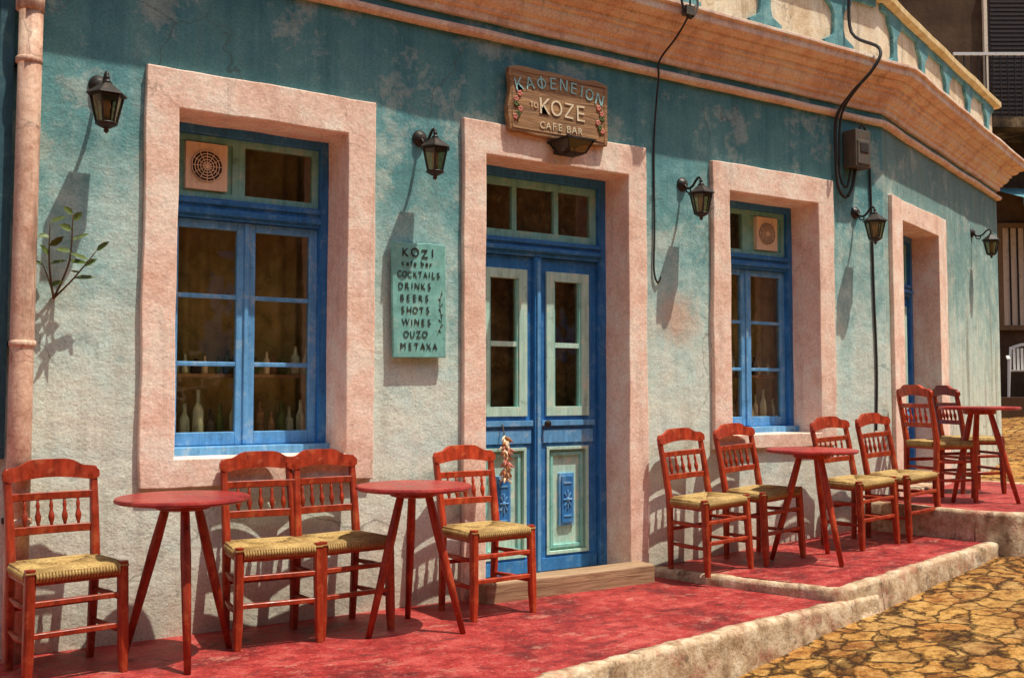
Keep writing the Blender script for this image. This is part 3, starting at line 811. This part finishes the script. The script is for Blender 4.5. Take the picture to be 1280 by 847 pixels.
# ------------------------------------------------------------------ wall lanterns
def lantern_mesh():
    mb = MB()
    R = Matrix.Rotation(rad(90), 4, 'X')
    mb.lathe([(.048, 0), (.048, .008), (.036, .016), (.026, .03), (.018, .034)], M_iron, 18, R)
    mb.sweep(smooth_pts([(0, -.02, 0), (0, -.055, -.035), (0, -.10, -.03), (0, -.145, .012), (0, -.175, .018), (0, -.185, -.005)]), .0085, M_iron, 8, True)
    mb.sweep(smooth_pts([(0, -.03, -.02), (0, -.05, -.06), (0, -.08, -.065), (0, -.085, -.045), (0, -.07, -.04)]), .005, M_iron, 6, True)
    T = Matrix.Translation((0, -.185, 0))
    mb.lathe([(.006, .004), (.014, -.008), (.008, -.016), (.016, -.024), (.024, -.034)], M_iron, 12, T)
    mb.lathe([(.022, -.034), (.045, -.052), (.092, -.088), (.094, -.094), (.078, -.096)], M_iron, 6, T, False)
    mb.lathe([(.080, -.094), (.080, -.102), (.072, -.104)], M_iron, 6, T, False)
    for k in range(6):
        a = k * math.pi / 3; b = a + math.pi / 3
        p = lambda an, r, z: (r * math.cos(an), r * math.sin(an), z)
        mb.sweep([p(a, .074, -.10), p(a, .046, -.222)], .0055, M_iron, 6, M=T)
        mb.add([p(a, .071, -.102), p(b, .071, -.102), p(b, .044, -.220), p(a, .044, -.220)], [(0, 1, 2, 3)], M_lglass, False, T)
    mb.lathe([(.030, -.222), (.050, -.222), (.052, -.228), (.040, -.236), (.022, -.246), (.010, -.25), (.013, -.262), (.003, -.272)], M_iron, 12, T)
    mb.lathe([(.014, -.215), (.014, -.16), (.020, -.145), (.016, -.12), (.006, -.11)], M_lcream, 10, T)
    return mb
lm = lantern_mesh(); lf = lm.obj('wall_lantern')
for i, (p, M) in enumerate([((1.08, 0, 2.68), None), ((2.84, 0, 2.66), None), ((4.88, 0, 2.62), None), ((6.70, 0, 2.60), None), ((2.85, 0, 2.82), M2)]):
    if i == 0: o = lf
    else: o = bpy.data.objects.new('wall_lantern', lf.data); COL.objects.link(o)
    o.matrix_world = (M if M is not None else I4) @ Matrix.Translation(p)

mb = MB()
T = Matrix.Translation((3.82, -.034, 2.73))
mb.box(-.05, .05, -.012, 0, -.05, .05, M_iron, T)
mb.sweep([(0, -.01, .02), (0, -.06, .035), (0, -.10, .03)], .008, M_iron, 8, True, M=T)
for z0, s0, z1, s1, mt in ((.045, .03, .02, .105, M_iron), (.02, .11, .008, .11, M_iron), (-.062, .062, -.07, .055, M_iron)):
    T2 = T @ Matrix.Translation((0, -.12, 0))
    mb.add([(-s0, -s0, z0), (s0, -s0, z0), (s0, s0, z0), (-s0, s0, z0), (-s1, -s1, z1), (s1, -s1, z1), (s1, s1, z1), (-s1, s1, z1)],
           [(0, 1, 2, 3), (7, 6, 5, 4), (0, 4, 5, 1), (1, 5, 6, 2), (2, 6, 7, 3), (3, 7, 4, 0)], mt, False, T2)
for k in range(4):
    a = k * math.pi / 2 + math.pi / 4; b = a + math.pi / 2
    p = lambda an, r, z: (r * math.cos(an) * 1.414, r * math.sin(an) * 1.414, z)
    mb.sweep([p(a, .098, .01), p(a, .06, -.065)], .006, M_iron, 6, M=T2)
    mb.add([p(a, .095, .01), p(b, .095, .01), p(b, .058, -.064), p(a, .058, -.064)], [(0, 1, 2, 3)], M_lglass, False, T2)
mb.obj('door_lantern')

# ------------------------------------------------------------------ lettering
def letters(txt, cx, z, size, y, parent, mat, name, jit=.02, arc=0, gap=.0, off=0.0, tall=1.0):
    wmap = {'I': .42, 'i': .35, ' ': .4, 'M': 1.0, 'W': 1.1, 'f': .45, 'l': .35, 'r': .5, 't': .45, 'Φ': .95, 'Ι': .40}
    ws = [wmap.get(c, .78) * size * .92 + gap for c in txt]; tot = sum(ws); x = cx - tot / 2
    for c, w in zip(txt, ws):
        zj = random.uniform(-jit, jit) * size * 2; rj = random.uniform(-jit, jit) * 2; u = (x + w / 2 - cx) / (tot / 2)
        parts = [] if c == ' ' else ([('O', .9, .0), ('I', 1.12, -.04)] if c == 'Φ' else [(c, 1.0, 0)])
        for ch, sc, dz in parts:
            cu = bpy.data.curves.new(name, 'FONT'); cu.body = ch; cu.size = size * random.uniform(.97, 1.04) * sc
            cu.align_x = 'CENTER'; cu.extrude = .0015 if ch != 'I' or c != 'Φ' else .002; cu.offset = off
            cu.materials.append(mat)
            o = bpy.data.objects.new(name + '_letter', cu); COL.objects.link(o); o.parent = parent
            o.location = (x + w / 2, y, z + arc * (1 - u * u) + zj + dz * size)
            o.rotation_euler = (rad(90), u * arc * 5.5 + rj, 0)
            o.scale = (1, tall, 1)
        x += w
ws_ = empty('carved_wooden_sign', (3.79, -.075, 2.975))
def edge(a, b, k, A, sd):
    a = Vector(a); b = Vector(b); out = []
    for i in range(k):
        p = a.lerp(b, i / k); out.append((p.x + mn.noise(Vector((p.x * 7, p.y * 7, sd))) * A, p.y + mn.noise(Vector((p.x * 9, p.y * 9, sd + 3))) * A))
    return out
mb = MB(); w, h = .382, .205
poly = edge((-w, -h), (-w, h), 8, .02, 1) + edge((-w, h), (w, h), 18, .02, 2) + edge((w, h), (w, -h), 8, .02, 3) + edge((w, -h), (-w, -h), 18, .02, 4)
mb.prism(poly, 0, .045, M_signwood); mb.obj('board', ws_, .008)
mb = MB()
for (a, b, c, d) in ((-w + .025, w - .025, h - .032, h - .024), (-w + .025, w - .025, -h + .024, -h + .032)): mb.box(a, b, -.004, .01, c, d, M_signwood)
for sx in (-1, 1): mb.box(sx * (w - .028) - .004, sx * (w - .028) + .004, -.004, .01, -h + .033, h - .033, M_signwood)
mb.obj('carved_border', ws_, .002)
letters('ΚΑΦΕΝΕΙΟΝ', 0, .045, .100, -.004, ws_, M_lteal, 'kafeneion', .01, .055, .006)
letters('ΤΟ', -.200, -.035, .045, -.004, ws_, M_lcream, 'to')
letters('ΚΟΖΕ', .02, -.068, .130, -.004, ws_, M_lcream, 'koze', .02)
letters('CAFE BAR', .01, -.155, .062, -.004, ws_, M_lcream, 'cafe_bar', .01)
mb = MB()
for sx in (-1, 1):
    mb.sweep(smooth_pts([(sx * .32, -.003, -.14), (sx * .30, -.003, -.06), (sx * .335, -.003, 0), (sx * .31, -.003, .04)], 4), .004, M_leaf, 6, True)
    for k, (dx, dz) in enumerate(((.33, .0), (.305, .035), (.30, -.06), (.335, -.11), (.33, -.03), (.315, -.09))):
        for q in range(5):
            a = q * 1.256; R = Matrix.Translation((sx * dx + .011 * math.cos(a), -.004, dz + .011 * math.sin(a))) @ Matrix.Rotation(rad(90), 4, 'X')
            mb.lathe([(.010, 0), (.007, .003)], M_flower if k < 4 else M_leaf, 8, R)
mb.obj('painted_flowers', ws_)
for sx in (-.25, .25):
    mb = MB(); mb.box(sx - .012, sx + .012, .04, .077, -.045, .045, M_iron); mb.obj('bracket', ws_)
ms = empty('menu_sign', (2.82, -.05, 1.72)); ms.rotation_euler = (0, rad(-.8), 0)
mb = MB(); w, h = .170, .325
poly = edge((-w, -h), (-w, h), 10, .006, 5) + edge((-w, h), (w, h), 6, .006, 6) + edge((w, h), (w, -h), 10, .006, 7) + edge((w, -h), (-w, -h), 6, .006, 8)
mb.prism(poly, 0, .025, M_board); mb.box(-.12, -.09, .024, .052, -.25, .25, M_shelf); mb.box(.09, .12, .024, .052, -.25, .25, M_shelf)
mb.obj('board', ms, .004)
letters('KOZI', -.01, .245, .068, -.003, ms, M_ink, 'kozi', .03, 0, .014, 0)
letters('cafe bar', -.02, .195, .042, -.003, ms, M_ink, 'cafe_bar', .015)
for i, t in enumerate(['COCKTAILS', 'DRINKS', 'BEERS', 'SHOTS', 'WINES', 'OUZO', 'METAXA']):
    letters(t, [-.004, -.03, -.035, -.03, -.02, -.03, -.01][i], .130 - i * .068, .047 if i else .044, -.003, ms, M_ink, t.lower(), .012, 0, .006 if i else .0015, -.0005, 1.15)
mb = MB()
mb.sweep(smooth_pts([(.11, -.002, -.20), (.140, -.002, -.12), (.13, -.002, -.02), (.145, -.002, .06)], 5), .0014, M_ink, 5)
for k in range(8):
    z = -.18 + k * .03; s = 1 if k % 2 else -1
    mb.sweep([(.135, -.002, z), (.135 + s * .012, -.002, z + .014)], [.001, .003], M_ink, 5)
mb.obj('painted_sprig', ms)

# ------------------------------------------------------------------ drainpipe
mb = MB()
mb.sweep([(.755, -.085, -.0), (.755, -.085, 1.2), (.76, -.085, 2.3), (.765, -.085, 3.44)], .052, M_pipe, 20, True)
for z in (.62, 1.42, 2.72):
    mb.lathe([(.054, z - .014), (.058, z - .010), (.058, z + .010), (.054, z + .014)], M_pipe, 20, Matrix.Translation((.758, -.085, 0)))
    mb.box(.70, .815, -.04, .0, z - .012, z + .012, M_iron)
mb.lathe([(.053, 2.95), (.062, 2.955), (.062, 3.05), (.053, 3.055)], M_pipe, 20, Matrix.Translation((.758, -.085, 0)))
mb.obj('drainpipe')

# ------------------------------------------------------------------ cables and meter
mb = MB()
mb.sweep(smooth_pts([(4.66, -.33, 3.78), (4.66, -.31, 3.66), (4.64, -.22, 3.54), (4.63, -.06, 3.42), (4.625, -.055, 3.3), (4.62, -.012, 2.9), (4.618, -.012, 2.3), (4.61, -.012, 2.02), (4.64, -.014, 1.93), (4.67, -.012, 1.97)], 6), .007, M_cable, 6, True)
mb.sweep(smooth_pts([(4.60, -.31, 3.80), (4.61, -.31, 3.72), (4.67, -.315, 3.64), (4.74, -.31, 3.72), (4.76, -.29, 3.81)], 6), .008, M_cable, 6, True)
mb.box(4.63, 4.70, -.33, -.28, 3.66, 3.72, M_meter)
mb.obj('hanging_cable')
me_ = empty('electricity_meter', (0, 0, 0))
mb = MB(); mb.box(6.56, 6.74, -.13, -.003, 2.93, 3.22, M_meter); mb.box(6.575, 6.725, -.138, -.12, 2.95, 3.14, M_meter); mb.box(6.60, 6.70, -.144, -.13, 3.04, 3.12, M_dark)
mb.obj('box', me_, .012, 3)
mb = MB()
mb.sweep(smooth_pts([(6.62, -.05, 4.38), (6.62, -.06, 4.0), (6.61, -.32, 3.80), (6.55, -.31, 3.64), (6.47, -.16, 3.46), (6.44, -.05, 3.30), (6.45, -.03, 3.0), (6.47, -.03, 2.78), (6.54, -.04, 2.70), (6.62, -.04, 2.78), (6.65, -.05, 2.93)], 6), .013, M_cable, 8, True)
mb.sweep(smooth_pts([(6.50, -.24, 3.54), (6.49, -.06, 3.34), (6.49, -.03, 3.0), (6.50, -.03, 2.84), (6.56, -.04, 2.78), (6.60, -.05, 2.93)], 6), .009, M_cable, 8, True)
mb.sweep(smooth_pts([(6.66, -.07, 3.21), (6.72, -.06, 3.28), (6.82, -.02, 3.26), (6.86, -.015, 3.1), (6.885, -.012, 2.7), (6.90, -.012, 2.0), (6.92, -.012, 1.4), (6.90, -.012, .9)], 6), .009, M_cable, 8, True)
mb.obj('cables', me_)

# ------------------------------------------------------------------ wall sprig
sp = MB(); rnd = random.Random(3)
def leaf(mb, p, d, L, W, mat, n=None):
    d = Vector(d).normalized(); n = Vector(n or (rnd.uniform(-.8, .8), -1, rnd.uniform(-.2, 1.2))); s = d.cross(n).normalized(); n = s.cross(d).normalized()
    vs = [p, p + d * L * .3 + s * W * .5 + n * .006, p + d * L * .7 + s * W * .42 + n * .004, p + d * L, p + d * L * .7 - s * W * .42 + n * .004, p + d * L * .3 - s * W * .5 + n * .006, p + d * L * .5 - n * .004]
    mb.add(vs, [(0, 1, 6), (1, 2, 6), (2, 3, 6), (3, 4, 6), (4, 5, 6), (5, 0, 6)], mat, True)
root = Vector((.90, 0, 1.64))
for (ex, ey, ez, nl) in ((-.04, -.10, .34, 5), (.05, -.14, .38, 6), (.16, -.12, .22, 5), (-.06, -.08, .14, 2)):
    a = root; b = root + Vector((ex, ey, ez)); m_ = (a + b) / 2 + Vector((rnd.uniform(-.03, .03), -.03, -.02))
    pts = smooth_pts([a, m_, b], 5); sp.sweep(pts, [.006 - .004 * i / len(pts) for i in range(len(pts))], M_stem, 6, True)
    for k in range(nl):
        t = .55 + .45 * k / max(1, nl - 1); p = pts[min(len(pts) - 1, int(t * (len(pts) - 1)))]
        leaf(sp, p, ((-1) ** k * rnd.uniform(.4, 1), rnd.uniform(-.6, 0), rnd.uniform(-.3, .5)), rnd.uniform(.055, .10), rnd.uniform(.022, .036), M_leaf)
sp.obj('wall_plant')

mb = MB(); rnd = random.Random(5)
base = Vector((3.555, .20, .95))
mb.sweep([base + Vector((0, .02, .05)), base, base + Vector((.0, 0, -.2))], .004, M_stem, 5)
for k in range(60):
    z = -.02 - .26 * rnd.random(); a = rnd.uniform(0, 6.28); d = Vector((math.cos(a), -abs(math.sin(a)) * .8, -rnd.uniform(.4, 1.3))).normalized()
    p = base + Vector((0, -.01, z)); L = rnd.uniform(.04, .075)
    mb.sweep([p, p + d * L * .4, p + d * L], [.003, rnd.uniform(.008, .014), .002], rnd.choice([M_pepper, M_pepper, M_lcream, M_flower]), 6, True)
mb.obj('dried_pepper_bunch')

# ------------------------------------------------------------------ neighbour building
O = Matrix.Translation((9.95, 9.76, 0)) @ Matrix.Rotation(math.atan2(-.553, .833), 4, 'Z')
nb = empty('neighbour_building')
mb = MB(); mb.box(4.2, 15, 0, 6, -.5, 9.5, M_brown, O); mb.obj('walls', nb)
mb = MB()
def grid_win(u0, u1, z0, z1, fm, gm, bars=6):
    mb.box(u0, u1, -.02, .05, z0, z1, gm, O)
    mb.box(u0 - .08, u0, -.08, .05, z0 - .08, z1 + .08, fm, O); mb.box(u1, u1 + .08, -.08, .05, z0 - .08, z1 + .08, fm, O)
    mb.box(u0, u1, -.08, .05, z1, z1 + .08, fm, O); mb.box(u0, u1, -.08, .05, z0 - .08, z0, fm, O)
    for k in range(1, bars):
        u = u0 + (u1 - u0) * k / bars; mb.box(u - .012, u + .012, -.07, -.045, z0, z1, M_iron, O)
grid_win(8.52, 9.7, 2.35, 4.05, M_shelf, M_white, 9)
grid_win(11.2, 12.3, 2.35, 4.05, M_shelf, M_white, 9)
for u0 in (8.35, 11.2):
    mb.box(u0, u0 + 1.3, -.03, .05, 5.9, 8.3, M_shut, O)
    for k in range(30): mb.box(u0 + .06, u0 + 1.24, -.05, -.02, 5.98 + k * .076, 6.02 + k * .076, M_shut, O)
    mb.box(u0 - .06, u0, -.07, .05, 5.9, 8.36, M_white, O)
mb.box(7.3, 14, -1.1, 0, 5.55, 5.72, M_brown2, O)
mb.box(7.3, 14, -1.1, -1.06, 6.75, 6.80, M_plastic, O)
for k in range(56): mb.box(7.35 + k * .12, 7.365 + k * .12, -1.09, -1.07, 5.72, 6.75, M_iron, O)
mb.obj('windows_and_balcony', nb, 0)
mb = MB()
mb.add([(8.3, -.02, 4.75), (14, -.02, 4.75), (14, -1.3, 4.35), (8.3, -1.3, 4.35), (14, -1.3, 4.22), (8.3, -1.3, 4.22)], [(0, 1, 2, 3), (3, 2, 4, 5)], M_tealtrim, False, O); mb.obj('awning', nb)
mb = MB(); mb.box(5.0, 15, -2.4, 0, -.5, 1.12, M_brown, O); mb.obj('raised_porch', nb)
def plastic_chair(T):
    mb = MB()
    for sx in (-1, 1):
        mb.sweep([(sx * .25, -.24, 0), (sx * .23, -.20, .62)], [(.04, .05), (.05, .04)], M_plastic)
        mb.sweep([(sx * .25, .27, 0), (sx * .22, .20, .42), (sx * .20, .28, .82)], [(.04, .05)] * 3, M_plastic)
        mb.sweep(smooth_pts([(sx * .235, -.22, .60), (sx * .25, -.05, .66), (sx * .22, .23, .62)], 4), (.05, .025), M_plastic)
    mb.box(-.22, .22, -.22, .22, .41, .435, M_plastic)
    for k in range(6): mb.box(-.17 + k * .058, -.13 + k * .058, .215, .235, .43, .80, M_plastic)
    mb.sweep(smooth_pts([(-.20, .27, .80), (0, .28, .86), (.20, .27, .80)], 4), (.05, .03), M_plastic)
    return mb.obj('plastic_garden_chair', None, .006, 2, T)
plastic_chair(O @ Matrix.Translation((8.30, -1.2, 1.121)) @ Matrix.Rotation(rad(-25), 4, 'Z'))

ob = empty('opposite_building')
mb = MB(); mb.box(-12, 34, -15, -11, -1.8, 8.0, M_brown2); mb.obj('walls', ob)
mb = MB()
for k in range(12):
    x = -9.5 + k * 3.4; zb = 1.0 + max(0, x) * .09
    mb.box(x, x + 1.1, -11.02, -10.97, zb, zb + 1.8, M_shut); mb.box(x - .1, x + 1.2, -11.05, -10.98, zb - .1, zb - .01, M_white)
    mb.box(x + 1.101, x + 1.6, -11.06, -10.99, zb, zb + 1.8, M_blue)
mb.box(-12.3, 34.3, -15.2, -10.7, 8.0, 8.15, M_roof)
mb.obj('windows_and_eaves', ob)

# ------------------------------------------------------------------ light, world, camera
to_sun = Vector((.95, -1.28, 4.2)).normalized()
el = math.asin(to_sun.z); az = math.atan2(to_sun.x, to_sun.y)
w = bpy.data.worlds.new('World'); S.world = w; w.use_nodes = True
nt = w.node_tree; bg = nt.nodes['Background']
sky = nt.nodes.new('ShaderNodeTexSky'); sky.sky_type = 'NISHITA'; sky.sun_disc = False
sky.sun_elevation = el; sky.sun_rotation = az % (2 * math.pi); sky.dust_density = 3.0; sky.ozone_density = .5
nt.links.new(sky.outputs[0], bg.inputs[0]); bg.inputs[1].default_value = .15
sl = bpy.data.lights.new('sun', 'SUN'); sl.energy = 5.0; sl.angle = rad(.53); sl.color = (1, .93, .80)
so = bpy.data.objects.new('sun', sl); COL.objects.link(so); so.rotation_euler = to_sun.to_track_quat('Z', 'Y').to_euler(); so.location = (3, -6, 12)
cam = bpy.data.cameras.new('camera'); co = bpy.data.objects.new('camera', cam); COL.objects.link(co)
cam.sensor_width = 36; cam.lens = 36 * 1300 / 1280; cam.clip_end = 2000; cam.clip_start = .05
co.location = (0, -5.24, 1.2)
p = math.atan(66.5 / 1300); th = rad(56.4)
dr = Vector((math.cos(th) * math.cos(p), math.sin(th) * math.cos(p), math.sin(p)))
co.rotation_euler = dr.to_track_quat('-Z', 'Y').to_euler()
S.camera = co
S.view_settings.view_transform = 'Standard'; S.view_settings.look = 'None'; S.view_settings.exposure = 0
